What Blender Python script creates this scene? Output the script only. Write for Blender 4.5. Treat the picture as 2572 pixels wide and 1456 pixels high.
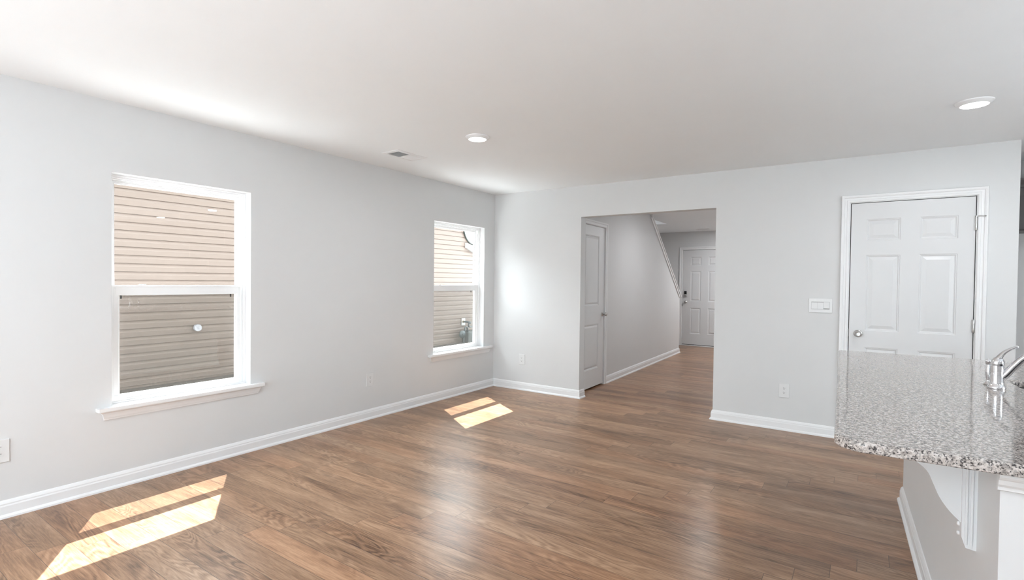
import bpy, bmesh, math, random
from mathutils import Vector, Matrix
random.seed(7)
for o in list(bpy.data.objects): bpy.data.objects.remove(o)
S = bpy.context.scene; COL = S.collection
PI = math.pi

# ---------------------------------------------------------------- camera
cd = bpy.data.cameras.new('camera'); cam = bpy.data.objects.new('camera', cd); COL.objects.link(cam)
S.camera = cam
cd.sensor_width = 36.0; cd.sensor_fit = 'HORIZONTAL'; cd.lens = 36.0*1293.64/2572
cd.clip_start = .02; cd.clip_end = 300
YAW, PITCH, ROLL = .5991992, -.0173284, .0115253
F = Vector((-math.sin(YAW)*math.cos(PITCH), math.cos(YAW)*math.cos(PITCH), math.sin(PITCH)))
R0 = F.cross(Vector((0, 0, 1))).normalized(); U0 = R0.cross(F)
R = math.cos(ROLL)*R0 + math.sin(ROLL)*U0; U = math.cos(ROLL)*U0 - math.sin(ROLL)*R0
M = Matrix((R, U, -F)).transposed().to_4x4(); M.translation = Vector((3.91727, -5.32810, 1.34448))
cam.matrix_world = M

# ---------------------------------------------------------------- light
S.view_settings.view_transform = 'Standard'; S.view_settings.look = 'None'
S.view_settings.exposure = 0.40; S.view_settings.gamma = 1.0; S.view_settings.use_curve_mapping = False
W = bpy.data.worlds.new('sky'); S.world = W; W.use_nodes = True
bg = W.node_tree.nodes['Background']
bg.inputs['Color'].default_value = (.86, .94, 1.0, 1); bg.inputs['Strength'].default_value = 11.5
sd = bpy.data.lights.new('sun', 'SUN'); sun = bpy.data.objects.new('sun', sd); COL.objects.link(sun)
sd.energy = 21.0; sd.angle = .006; sd.color = (1.0, .985, .965)
SUNDIR = Vector((.56, -.345, -1)).normalized()
sun.rotation_euler = SUNDIR.to_track_quat('-Z', 'Y').to_euler(); sun.location = (-6, 4, 9)
LAMP_W = 7.0
for nm_, loc_, en_, rx_ in (('fill_light', (2.75, -7.3, .25), 80, PI), ('fill_light', (2.7, -7.6, .9), 105, PI+.9), ('fill_light', (6.3, -2.9, .3), 28, PI)):     # unseen fill lights added for brightness, aimed at ceiling and rear wall
    ad = bpy.data.lights.new(nm_, 'AREA'); ad.shape = 'DISK'; ad.size = 2.0; ad.energy = en_; ad.color = (.84, .935, 1.0)
    ao = bpy.data.objects.new(nm_, ad); COL.objects.link(ao); ao.location = loc_; ad.color = (.79, .91, 1.0); ao.rotation_euler = (rx_, 0, 0)

# ---------------------------------------------------------------- materials
MAT = {}
def mat(name, col, rough=.5, metal=0.0, spec=.5, bump=0, bscale=200, var=0, vscale=6, coat=0):
    m = bpy.data.materials.new(name); m.use_nodes = True; nt = m.node_tree; b = nt.nodes['Principled BSDF']
    b.inputs['Base Color'].default_value = (*col, 1); b.inputs['Roughness'].default_value = rough
    b.inputs['Metallic'].default_value = metal; b.inputs['Specular IOR Level'].default_value = spec
    b.inputs['Coat Weight'].default_value = coat
    tc = nt.nodes.new('ShaderNodeTexCoord')
    if bump:
        n = nt.nodes.new('ShaderNodeTexNoise'); n.inputs['Scale'].default_value = bscale; n.inputs['Detail'].default_value = 3
        nt.links.new(tc.outputs['Object'], n.inputs['Vector'])
        bp = nt.nodes.new('ShaderNodeBump'); bp.inputs['Strength'].default_value = bump; bp.inputs['Distance'].default_value = .001
        nt.links.new(n.outputs['Fac'], bp.inputs['Height']); nt.links.new(bp.outputs['Normal'], b.inputs['Normal'])
    if var:
        n = nt.nodes.new('ShaderNodeTexNoise'); n.inputs['Scale'].default_value = vscale; n.inputs['Detail'].default_value = 4
        nt.links.new(tc.outputs['Object'], n.inputs['Vector'])
        r = nt.nodes.new('ShaderNodeValToRGB')
        r.color_ramp.elements[0].position = .3; r.color_ramp.elements[1].position = .7
        r.color_ramp.elements[0].color = (*[c*(1-var) for c in col], 1); r.color_ramp.elements[1].color = (*[min(1, c*(1+var)) for c in col], 1)
        nt.links.new(n.outputs['Fac'], r.inputs['Fac']); nt.links.new(r.outputs['Color'], b.inputs['Base Color'])
    MAT[name] = m; return m
mat('wall_paint', (.685, .685, .687), .65, spec=.25, bump=.12, bscale=260, var=.006, vscale=3)
mat('ceiling_paint', (.885, .905, .92), .85, spec=.1, bump=.15, bscale=180, var=.005, vscale=3)
mat('trim_paint', (.81, .81, .815), .3, spec=.45, var=.004)
mat('door_paint', (.69, .69, .695), .32, spec=.45, bump=.05, bscale=120, var=.004)
mat('vinyl', (.88, .88, .885), .3, spec=.5, var=.003)
mat('plate_plastic', (.73, .73, .73), .3, spec=.5, var=.003)
mat('gap_shade_grey', (.35, .35, .35), .9, var=.01)
mat('slot_dark', (.02, .02, .02), .6, var=.05)
mat('gap_dark', (.05, .05, .05), .9, var=.05)
mat('chrome', (.80, .80, .82), .06, metal=1, var=.01)
mat('nickel', (.55, .54, .53), .28, metal=1, var=.03, vscale=60)
mat('steel', (.42, .42, .43), .3, metal=1, var=.04, vscale=30)
mat('lock_black', (.015, .015, .016), .2, var=.05)
mat('cabinet_grey', (.10, .095, .095), .45, var=.06)
mat('island_paint', (.76, .765, .775), .4, spec=.4, bump=.03, var=.004)
mat('siding_vinyl', (.156, .122, .103), .55, spec=.3, bump=.25, bscale=40, var=.03, vscale=2)
mat('pvc', (.34, .34, .36), .4, var=.01)
mat('meter_grey', (.03, .04, .041), .5, var=.15, vscale=12)
mat('pipe_grey', (.055, .072, .076), .45, var=.15, vscale=20)
mat('valve_yellow', (.18, .12, .035), .5, var=.05)
mat('utility_white', (.40, .40, .39), .4, var=.01)
mat('rubber_dark', (.012, .02, .018), .5, var=.05)
mat('gravel', (.030, .027, .0255), .95, spec=0.0, bump=1.0, bscale=60, var=.35, vscale=40)
mat('patio', (.62, .62, .62), .9, bump=.4, bscale=60, var=.12, vscale=8)
mat('shingle', (.10, .09, .085), .9, bump=.8, bscale=50, var=.3, vscale=20)
mat('mark_grey', (.12, .12, .14), .6, var=.05)

# siding seams where lengths overlap
def siding_seams():
    m = MAT['siding_vinyl']; nt = m.node_tree; N = nt.nodes; L = nt.links; b = N['Principled BSDF']
    src = b.inputs['Base Color'].links[0].from_socket
    tc = N.new('ShaderNodeTexCoord'); sp = N.new('ShaderNodeSeparateXYZ'); L.new(tc.outputs['Object'], sp.inputs[0])
    def mth(op, a, b2=None):
        n = N.new('ShaderNodeMath'); n.operation = op
        for i, v in enumerate((a, b2)):
            if v is None: continue
            if isinstance(v, (int, float)): n.inputs[i].default_value = v
            else: L.new(v, n.inputs[i])
        return n.outputs[0]
    row = mth('FLOOR', mth('DIVIDE', sp.outputs['Z'], .2012))
    wn = N.new('ShaderNodeTexWhiteNoise'); wn.noise_dimensions = '1D'; L.new(row, wn.inputs['W'])
    u = mth('FRACT', mth('DIVIDE', mth('ADD', sp.outputs['Y'], mth('MULTIPLY', wn.outputs['Value'], 3.2)), 3.2))
    line = mth('LESS_THAN', u, .0012)
    mx = N.new('ShaderNodeMixRGB'); L.new(mth('MULTIPLY', line, .45), mx.inputs['Fac']); L.new(src, mx.inputs[1])
    mx.inputs[2].default_value = (.25, .2, .16, 1); L.new(mx.outputs[0], b.inputs['Base Color'])
siding_seams()

def thin_glass():
    m = bpy.data.materials.new('window_glass'); m.use_nodes = True; nt = m.node_tree; nt.nodes.clear(); N = nt.nodes; L = nt.links
    o = N.new('ShaderNodeOutputMaterial'); t = N.new('ShaderNodeBsdfTransparent'); g = N.new('ShaderNodeBsdfGlossy')
    t.inputs[0].default_value = (.96, .975, .965, 1); g.inputs['Roughness'].default_value = .0; g.inputs[0].default_value = (1, 1, 1, 1)
    lw = N.new('ShaderNodeLayerWeight'); lw.inputs['Blend'].default_value = .5
    pw = N.new('ShaderNodeMath'); pw.operation = 'POWER'; L.new(lw.outputs['Facing'], pw.inputs[0]); pw.inputs[1].default_value = 5
    f = N.new('ShaderNodeMath'); f.operation = 'MULTIPLY_ADD'; L.new(pw.outputs[0], f.inputs[0]); f.inputs[1].default_value = .96; f.inputs[2].default_value = .04
    mx = N.new('ShaderNodeMixShader'); L.new(f.outputs[0], mx.inputs[0]); L.new(t.outputs[0], mx.inputs[1]); L.new(g.outputs[0], mx.inputs[2])
    L.new(mx.outputs[0], o.inputs[0]); MAT['glass'] = m
thin_glass()
def screen_mesh():
    m = bpy.data.materials.new('screen_mesh'); m.use_nodes = True; nt = m.node_tree; nt.nodes.clear(); N = nt.nodes; L = nt.links
    o = N.new('ShaderNodeOutputMaterial'); t = N.new('ShaderNodeBsdfTransparent'); d = N.new('ShaderNodeBsdfDiffuse')
    d.inputs[0].default_value = (.13, .12, .11, 1)
    tc = N.new('ShaderNodeTexCoord'); n = N.new('ShaderNodeTexNoise'); n.inputs['Scale'].default_value = 420
    L.new(tc.outputs['Object'], n.inputs['Vector'])
    mr = N.new('ShaderNodeMapRange'); mr.inputs[1].default_value = .3; mr.inputs[2].default_value = .7; mr.inputs[3].default_value = .14; mr.inputs[4].default_value = .42
    L.new(n.outputs['Fac'], mr.inputs[0])
    mx = N.new('ShaderNodeMixShader'); L.new(mr.outputs[0], mx.inputs[0]); L.new(t.outputs[0], mx.inputs[1]); L.new(d.outputs[0], mx.inputs[2])
    L.new(mx.outputs[0], o.inputs[0]); MAT['screen'] = m
screen_mesh()
def lens():
    m = bpy.data.materials.new('lamp_lens'); m.use_nodes = True; b = m.node_tree.nodes['Principled BSDF']
    b.inputs['Base Color'].default_value = (.9, .9, .9, 1); b.inputs['Emission Color'].default_value = (1, .99, .97, 1); b.inputs['Emission Strength'].default_value = 9
    MAT['lens'] = m
lens()

class NT:
    def __init__(s, name):
        m = bpy.data.materials.new(name); m.use_nodes = True; s.m = m; s.N = m.node_tree.nodes; s.L = m.node_tree.links; s.b = s.N['Principled BSDF']; MAT[name] = m
    def put(s, sock, v):
        if isinstance(v, (int, float)): sock.default_value = v
        elif isinstance(v, tuple): sock.default_value = v
        else: s.L.new(v, sock)
    def math(s, op, a, b=None, c=None):
        n = s.N.new('ShaderNodeMath'); n.operation = op
        for i, v in enumerate((a, b, c)):
            if v is not None: s.put(n.inputs[i], v)
        return n.outputs[0]
    def comb(s, x, y, z):
        n = s.N.new('ShaderNodeCombineXYZ'); [s.put(n.inputs[i], v) for i, v in enumerate((x, y, z))]; return n.outputs[0]
    def noise(s, vec, scale, detail=3, rough=.5, dist=0):
        n = s.N.new('ShaderNodeTexNoise'); s.L.new(vec, n.inputs['Vector']); n.inputs['Scale'].default_value = scale
        n.inputs['Detail'].default_value = detail; n.inputs['Roughness'].default_value = rough; n.inputs['Distortion'].default_value = dist
        return n.outputs['Fac']
    def ramp(s, fac, stops):
        n = s.N.new('ShaderNodeValToRGB'); s.L.new(fac, n.inputs['Fac']); e = n.color_ramp.elements
        while len(e) > 1: e.remove(e[-1])
        e[0].position = stops[0][0]; e[0].color = stops[0][1]
        for p, c in stops[1:]:
            q = e.new(p); q.color = c
        return n.outputs['Color']
    def mix(s, fac, a, b, mode='MIX'):
        n = s.N.new('ShaderNodeMixRGB'); n.blend_type = mode; s.put(n.inputs[0], fac)
        s.put(n.inputs[1], a); s.put(n.inputs[2], b); return n.outputs[0]

def floor_material():
    t = NT('wood_floor'); PW, PL = .1345, 1.29
    tc = t.N.new('ShaderNodeTexCoord'); sp = t.N.new('ShaderNodeSeparateXYZ'); t.L.new(tc.outputs['Object'], sp.inputs[0])
    x, y = sp.outputs['X'], sp.outputs['Y']
    yr = t.math('DIVIDE', t.math('ADD', y, 2.70), PW); row = t.math('FLOOR', yr); vy = t.math('FRACT', yr)
    wn = t.N.new('ShaderNodeTexWhiteNoise'); wn.noise_dimensions = '1D'; t.L.new(row, wn.inputs['W'])
    xo = t.math('SUBTRACT', t.math('SUBTRACT', x, 2.40), t.math('MULTIPLY', row, .126))
    xo = t.math('ADD', xo, t.math('MULTIPLY', wn.outputs['Value'], .03))
    xr = t.math('DIVIDE', xo, PL); col = t.math('FLOOR', xr); vx = t.math('FRACT', xr)
    wn2 = t.N.new('ShaderNodeTexWhiteNoise'); wn2.noise_dimensions = '3D'; t.L.new(t.comb(row, col, 3.3), wn2.inputs['Vector'])
    rs = t.N.new('ShaderNodeSeparateColor'); t.L.new(wn2.outputs['Color'], rs.inputs[0])
    r1, r2, r3 = rs.outputs[0], rs.outputs[1], rs.outputs[2]
    ox, oy = t.math('MULTIPLY', r1, 37.), t.math('MULTIPLY', r2, 53.)
    px, py = t.math('ADD', x, ox), t.math('ADD', y, oy)
    # broad figure of the board: slow field drawn into contour lines (cathedral grain)
    f1 = t.noise(t.comb(t.math('MULTIPLY', px, 1.15), t.math('MULTIPLY', py, 6.0), 0.), 1.0, 3, .45, .5)
    rings = t.math('SINE', t.math('MULTIPLY', f1, 120.))
    rings = t.math('MULTIPLY', t.math('ADD', rings, 1.), .5)
    rmask = t.ramp(t.noise(t.comb(t.math('MULTIPLY', px, .9), t.math('MULTIPLY', py, 5.), 7.), 1.0, 2, .5), [(.46, (.25, .25, .25, 1)), (.60, (1, 1, 1, 1))])
    fibre = t.noise(t.comb(t.math('MULTIPLY', px, 5.), t.math('MULTIPLY', py, 130.), 0.), 1.0, 5, .62)
    fine = t.noise(t.comb(t.math('MULTIPLY', px, 22.), t.math('MULTIPLY', py, 460.), 0.), 1.0, 3, .6)
    blot = t.noise(t.comb(t.math('MULTIPLY', px, 1.6), t.math('MULTIPLY', py, 10.), 0.), 1.0, 4, .6, .3)
    # knots and short dark checks
    kv = t.N.new('ShaderNodeTexVoronoi'); t.L.new(t.comb(t.math('MULTIPLY', px, 1.6), t.math('MULTIPLY', py, 6.), 0.), kv.inputs['Vector']); kv.inputs['Scale'].default_value = 1.0
    knot = t.ramp(t.math('ADD', kv.outputs['Distance'], t.math('MULTIPLY', fibre, .12)), [(.08, (1, 1, 1, 1)), (.17, (0, 0, 0, 1))])
    chk = t.noise(t.comb(t.math('MULTIPLY', px, 9.), t.math('MULTIPLY', py, 70.), 4.), 1.0, 5, .7, 1.2)
    chkm = t.ramp(chk, [(.66, (0, 0, 0, 1)), (.74, (1, 1, 1, 1))])
    val = t.math('ADD', t.math('MULTIPLY', fibre, .56), t.math('MULTIPLY', t.math('MULTIPLY', t.math('SUBTRACT', rings, .5), rmask), .17))
    val = t.math('ADD', val, t.math('MULTIPLY', blot, .66)); val = t.math('ADD', val, t.math('MULTIPLY', fine, .34))
    val = t.math('ADD', val, t.math('MULTIPLY', t.math('SUBTRACT', r3, .5), .15))
    c = t.ramp(val, [(.53, (.105, .053, .027, 1)), (.65, (.205, .112, .061, 1)), (.765, (.295, .167, .095, 1)), (.88, (.385, .230, .137, 1)), (1.0, (.48, .305, .190, 1))])
    tint = t.ramp(r1, [(0., (.94, .97, 1.0, 1)), (.5, (1, 1, 1, 1)), (1., (1.05, .98, .94, 1))])
    c = t.mix(1.0, c, tint, 'MULTIPLY')
    c = t.mix(t.math('MULTIPLY', knot, .42), c, (.09, .055, .042, 1))
    c = t.mix(t.math('MULTIPLY', chkm, .45), c, (.10, .065, .052, 1))
    ey = t.math('MULTIPLY', t.math('MINIMUM', vy, t.math('SUBTRACT', 1., vy)), PW)
    ex = t.math('MULTIPLY', t.math('MINIMUM', vx, t.math('SUBTRACT', 1., vx)), PL)
    e = t.math('MINIMUM', ex, ey); seam = t.math('LESS_THAN', e, .0013)
    c = t.mix(t.math('MULTIPLY', seam, .75), c, (.07, .045, .035, 1))
    t.L.new(c, t.b.inputs['Base Color'])
    rr = t.math('ADD', .25, t.math('MULTIPLY', fibre, .10)); t.L.new(rr, t.b.inputs['Roughness'])
    t.b.inputs['Specular IOR Level'].default_value = .38
    bev = t.ramp(e, [(0., (0, 0, 0, 1)), (.0022, (1, 1, 1, 1))])
    h = t.math('ADD', t.math('MULTIPLY', fine, .10), t.math('MULTIPLY', rings, .06)); h = t.math('ADD', h, bev)
    bp = t.N.new('ShaderNodeBump'); bp.inputs['Strength'].default_value = .25; bp.inputs['Distance'].default_value = .0008
    t.L.new(h, bp.inputs['Height']); t.L.new(bp.outputs['Normal'], t.b.inputs['Normal'])
floor_material()
def granite_material():
    t = NT('granite')
    tc = t.N.new('ShaderNodeTexCoord'); v = tc.outputs['Object']
    n1 = t.noise(v, 185, 4, .62, .3); n2 = t.noise(v, 95, 4, .6, .4); n3 = t.noise(v, 340, 2, .5)
    vo = t.N.new('ShaderNodeTexVoronoi'); t.L.new(v, vo.inputs['Vector']); vo.inputs['Scale'].default_value = 210
    cells = t.N.new('ShaderNodeSeparateColor'); t.L.new(vo.outputs['Color'], cells.inputs[0])
    base = t.ramp(n2, [(.36, (.22, .195, .185, 1)), (.47, (.47, .42, .39, 1)), (.60, (.65, .605, .58, 1))])
    a = t.math('ADD', t.math('MULTIPLY', n1, .75), t.math('MULTIPLY', cells.outputs[0], .25))
    dark = t.ramp(a, [(.395, (1, 1, 1, 1)), (.45, (0, 0, 0, 1))])
    mid = t.ramp(t.math('ADD', t.math('MULTIPLY', n3, .4), t.math('MULTIPLY', cells.outputs[1], .6)), [(.30, (1, 1, 1, 1)), (.40, (0, 0, 0, 1))])
    c = t.mix(t.math('MULTIPLY', mid, .5), base, (.20, .19, .185, 1)); c = t.mix(t.math('MULTIPLY', dark, .93), c, (.035, .032, .034, 1))
    t.L.new(c, t.b.inputs['Base Color']); t.b.inputs['Roughness'].default_value = .07; t.b.inputs['Specular IOR Level'].default_value = .6
granite_material()

# ---------------------------------------------------------------- mesh helpers
def ident(p): return p
def link(name, bm, m, parent=None, smooth=False):
    bmesh.ops.remove_doubles(bm, verts=bm.verts, dist=1e-6)
    bmesh.ops.recalc_face_normals(bm, faces=bm.faces)
    me = bpy.data.meshes.new(name); bm.to_mesh(me); bm.free()
    me.materials.append(MAT[m])
    if smooth:
        for p in me.polygons: p.use_smooth = True
        me.set_sharp_from_angle(angle=math.radians(40))
    o = bpy.data.objects.new(name, me); COL.objects.link(o)
    if parent is not None:
        o.parent = parent
        o.matrix_parent_inverse = parent_world(parent).inverted()
    return o
def parent_world(o):
    mw = Matrix.LocRotScale(o.location, o.rotation_euler, o.scale)
    if o.parent is not None: mw = parent_world(o.parent) @ o.matrix_parent_inverse @ mw
    return mw
def empty(name, loc, label=None, cat=None, group=None, kind=None):
    o = bpy.data.objects.new(name, None); COL.objects.link(o); o.location = loc; o.empty_display_size = .05
    return tag(o, label, cat, group, kind)
def tag(o, label=None, cat=None, group=None, kind=None):
    if label: o['label'] = label
    if cat: o['category'] = cat
    if group: o['group'] = group
    if kind: o['kind'] = kind
    return o
def struct(name, bm, m, parent=None, smooth=False, label=None):
    o = link(name, bm, m, parent, smooth)
    if parent is None: o['kind'] = 'structure'
    if label: o['label'] = label
    return o
def box(bm, a, b, f=ident, bev=0):
    x0, y0, z0 = [min(a[i], b[i]) for i in range(3)]; x1, y1, z1 = [max(a[i], b[i]) for i in range(3)]
    vs = [bm.verts.new(Vector(f(p))) for p in [(x0, y0, z0), (x1, y0, z0), (x1, y1, z0), (x0, y1, z0), (x0, y0, z1), (x1, y0, z1), (x1, y1, z1), (x0, y1, z1)]]
    fs = [bm.faces.new([vs[i] for i in q]) for q in [(0, 3, 2, 1), (4, 5, 6, 7), (0, 1, 5, 4), (1, 2, 6, 5), (2, 3, 7, 6), (3, 0, 4, 7)]]
    if bev:
        es = list({e for q in fs for e in q.edges})
        bmesh.ops.bevel(bm, geom=es, offset=bev, segments=2, affect='EDGES', profile=.6)
    return vs
def sweep(bm, path, prof, f=ident, closed=False):
    """prof: closed polygon of (offset to the left of the path, height); path: 2-D points; f maps (u, v, h) to the world."""
    n = len(path); P = [Vector(p) for p in path]; rings = []
    for i in range(n):
        d0 = (P[i]-P[i-1]).normalized() if (closed or i > 0) else None
        d1 = (P[(i+1) % n]-P[i]).normalized() if (closed or i < n-1) else None
        d0 = d0 or d1; d1 = d1 or d0
        n0 = Vector((-d0.y, d0.x)); n1 = Vector((-d1.y, d1.x)); m = (n0+n1); m = m/(m.dot(n0)) if m.length > 1e-6 else n0
        rings.append([bm.verts.new(Vector(f((P[i].x+m.x*a, P[i].y+m.y*a, h)))) for a, h in prof])
    k = len(prof)
    for i in range(n if closed else n-1):
        A, B = rings[i], rings[(i+1) % n]
        for j in range(k): bm.faces.new([A[j], A[(j+1) % k], B[(j+1) % k], B[j]])
    if not closed:
        bm.faces.new(rings[0]); bm.faces.new(list(reversed(rings[-1])))
def prism(bm, poly, h0, h1, f=ident):
    a = [bm.verts.new(Vector(f((p[0], p[1], h0)))) for p in poly]; b = [bm.verts.new(Vector(f((p[0], p[1], h1)))) for p in poly]
    n = len(poly); bm.faces.new(list(reversed(a))); bm.faces.new(b)
    for i in range(n): bm.faces.new([a[i], a[(i+1) % n], b[(i+1) % n], b[i]])
def lathe(bm, prof, origin, axis, seg=32):
    """prof: (radius, distance along the axis)"""
    ax = Vector(axis).normalized(); t = ax.orthogonal().normalized(); s = ax.cross(t); o = Vector(origin); rings = []
    for r, h in prof:
        if r < 1e-6: rings.append([bm.verts.new(o+ax*h)])
        else: rings.append([bm.verts.new(o+ax*h+(t*math.cos(2*PI*i/seg)+s*math.sin(2*PI*i/seg))*r) for i in range(seg)])
    for A, B in zip(rings, rings[1:]):
        if len(A) == 1 and len(B) == 1: continue
        for i in range(seg):
            j = (i+1) % seg
            if len(A) == 1: bm.faces.new([A[0], B[i], B[j]])
            elif len(B) == 1: bm.faces.new([A[i], B[0], A[j]])
            else: bm.faces.new([A[i], B[i], B[j], A[j]])
    if len(rings[0]) > 1: bm.faces.new(list(reversed(rings[0])))
    if len(rings[-1]) > 1: bm.faces.new(rings[-1])
def tube(bm, pts, radii, seg=20, flat=1.0, up=Vector((0, 0, 1))):
    """round (or flattened) tube through pts, smoothed with Catmull-Rom"""
    P = [Vector(p) for p in pts]; R_ = radii if isinstance(radii, (list, tuple)) else [radii]*len(P)
    Q, RR = [], []
    for i in range(len(P)-1):
        p0, p1, p2, p3 = P[max(i-1, 0)], P[i], P[i+1], P[min(i+2, len(P)-1)]
        for k in range(6):
            t = k/6; Q.append(.5*((2*p1)+(-p0+p2)*t+(2*p0-5*p1+4*p2-p3)*t*t+(-p0+3*p1-3*p2+p3)*t**3)); RR.append(R_[i]*(1-t)+R_[i+1]*t)
    Q.append(P[-1]); RR.append(R_[-1]); rings = []
    side = None
    for i, q in enumerate(Q):
        d = (Q[min(i+1, len(Q)-1)]-Q[max(i-1, 0)]).normalized()
        if side is None:
            side = d.cross(up)
            if side.length < .1: side = d.cross(Vector((1, 0, 0)))
        side = (side-d*side.dot(d)).normalized(); u2 = side.cross(d)
        rings.append([bm.verts.new(q+(side*math.cos(2*PI*j/seg)+u2*math.sin(2*PI*j/seg)*flat)*RR[i]) for j in range(seg)])
    for A, B in zip(rings, rings[1:]):
        for j in range(seg): bm.faces.new([A[j], A[(j+1) % seg], B[(j+1) % seg], B[j]])
    bm.faces.new(list(reversed(rings[0]))); bm.faces.new(rings[-1])
def holed_wall(u0, u1, v0, v1, holes, h0, h1, f):
    """solid slab in (u, v) with rectangular holes, thickness h0..h1"""
    us = sorted({u0, u1, *[q for h in holes for q in h[:2] if u0 <= q <= u1]}); vs = sorted({v0, v1, *[q for h in holes for q in h[2:] if v0 <= q <= v1]})
    solid = lambda i, j: 0 <= i < len(us)-1 and 0 <= j < len(vs)-1 and not any(h[0]-1e-6 <= us[i] and us[i+1] <= h[1]+1e-6 and h[2]-1e-6 <= vs[j] and vs[j+1] <= h[3]+1e-6 for h in holes)
    bm = bmesh.new(); V = {}
    def vert(i, j, k):
        if (i, j, k) not in V: V[i, j, k] = bm.verts.new(Vector(f((us[i], vs[j], (h0, h1)[k]))))
        return V[i, j, k]
    for i in range(len(us)-1):
        for j in range(len(vs)-1):
            if not solid(i, j): continue
            for k in (0, 1): bm.faces.new([vert(i, j, k), vert(i+1, j, k), vert(i+1, j+1, k), vert(i, j+1, k)])
            for (di, dj, a, b) in ((-1, 0, (i, j), (i, j+1)), (1, 0, (i+1, j), (i+1, j+1)), (0, -1, (i, j), (i+1, j)), (0, 1, (i, j+1), (i+1, j+1))):
                if not solid(i+di, j+dj): bm.faces.new([vert(*a, 0), vert(*b, 0), vert(*b, 1), vert(*a, 1)])
    return bm
left = lambda p: (p[2], p[0], p[1])        # (y, z, out) on the window wall, out = +x into the room
far = lambda p: (p[0], -p[2], p[1])        # (x, z, out) on the far wall, out towards the camera
HC = 2.444

# ---------------------------------------------------------------- room shell
WIN = [(-4.0705, -3.1780, .5235, 2.002), (-1.1230, -.2140, .5235, 2.002)]
added_opening = (-8.7, -6.9, -1, 2.15)  # unseen opening added in the window wall for extra daylight
struct('wall_left', holed_wall(-9.6, 6.10, -.02, HC, [(w_[0], w_[1], .5010, w_[3]) for w_ in WIN]+[added_opening], -.15, 0, left), 'wall_paint')
struct('wall_far', holed_wall(0, 4.868, 0, HC, [(1.228, 2.703, -1, 2.088), (3.800, 4.643, -1, 2.060)], -.12, 0, far), 'wall_paint')
bm = bmesh.new(); box(bm, (-.15, -9.75, -.04), (7.75, 6.1, 0)); struct('floor', bm, 'wood_floor')
bm = holed_wall(-.15, 7.75, -9.75, 6.1, [(-.0, .86, 2.75, 4.25)], HC, HC+.28, ident); struct('ceiling', bm, 'ceiling_paint')
struct('wall_rear', holed_wall(0, 7.6, -.02, HC, [(.9, 2.7, .55, 2.1)], 0, .15, lambda p: (p[0], -9.6-p[2], p[1])), 'wall_paint')
struct('wall_right', holed_wall(-9.6, 1.0, -.02, HC, [(-3.6, -2.0, 1.05, 2.1)], 0, .15, lambda p: (7.6+p[2], p[0], p[1])), 'wall_paint')
bm = bmesh.new(); box(bm, (4.75, .12, 0), (4.868, .9, HC)); struct('wall_nook_side', bm, 'wall_paint')
bm = bmesh.new(); box(bm, (4.75, .9, 0), (7.75, 1.02, HC)); struct('wall_nook_back', bm, 'wall_paint')
bm = bmesh.new(); box(bm, (3.70, .12, 0), (3.78, .7, HC)); box(bm, (3.70, .7, 0), (4.75, .78, HC)); struct('wall_closet', bm, 'wall_paint')
bm = bmesh.new(); box(bm, (2.74, .12, 0), (2.86, 5.98, HC)); struct('wall_hall_right', bm, 'wall_paint')
struct('wall_foyer_front', holed_wall(0, 2.86, 0, HC, [(.665, 1.605, -1, 2.065)], 0, .15, lambda p: (p[0], 5.96+p[2], p[1])), 'wall_paint')

bm = bmesh.new(); box(bm, (3.75, -6.02, 0), (7.6, -5.90, HC)); struct('wall_added_behind', bm, 'wall_paint')  # unseen wall added to keep rear light off the island end
bm = bmesh.new(); box(bm, (3.75, -9.6, 0), (3.87, -6.02, HC)); struct('wall_added_behind_side', bm, 'wall_paint')  # side return of the added wall, also unseen
# hall wall: closet end, full height under the stair, then the sloped half wall
HA = Vector((1.10, 1.0)); HD = Vector((.985-1.10, 3.75)).normalized()
def hall(p):                                # (distance measured by y, z, out towards +x)
    y, z, h = p; s = (y-1.0)/HD.y
    q = HA+HD*s+Vector((HD.y, -HD.x))*h
    return (q.x, q.y, z)
SL = (2.393-1.134)/(2.896-4.638)
top_at = lambda y: 1.134+(y-4.638)*SL
yt = 4.638+(HC-1.134)/SL
bm = bmesh.new()
prism(bm, [(.955, 0), (4.70, 0), (4.70, top_at(4.70)), (yt, HC), (.955, HC)], -.115, 0, hall)
box(bm, (.12, 2.065, -.115), (.955, HC, 0), hall); box(bm, (.12, 0, -.115), (.19, 2.065, 0), hall)
struct('wall_hall_left', bm, 'wall_paint')
bm = bmesh.new(); box(bm, (.2, .0, -.8), (.95, HC, -.75), hall); struct('wall_closet_back', bm, 'wall_paint')
bm = bmesh.new()                            # sloped cap with its edge mouldings
dl = Vector((1, SL)).normalized(); nn = Vector((-dl.y, dl.x))
def capf(p):                                # along the slope, across (out), up from the slope
    q = Vector((yt, HC))+dl*p[0]+nn*p[2]; return hall((q.x, q.y, p[1]))
Lc = (Vector((4.70, top_at(4.70)))-Vector((yt, HC))).length
box(bm, (.02, -.145, .0), (Lc+.03, .03, .022), capf, .004)
box(bm, (.04, 0.0, -.040), (Lc+.0, .016, .0), capf, .004); box(bm, (.04, -.131, -.040), (Lc+.0, -.115, .0), capf, .004)
struct('trim_3', bm, 'trim_paint', label='sloped white cap on the stair half wall')
# stair run hidden behind the half wall
bm = bmesh.new()
for i in range(12):
    y1 = 4.55-i*.27; z1 = (i+1)*.195
    if y1 < 1.3: break
    box(bm, (.0, y1-.27, max(0, z1-.4)), (.84, y1, z1))
struct('stairs', bm, 'trim_paint'); bpy.data.objects['stairs']['kind'] = 'structure'
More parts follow.
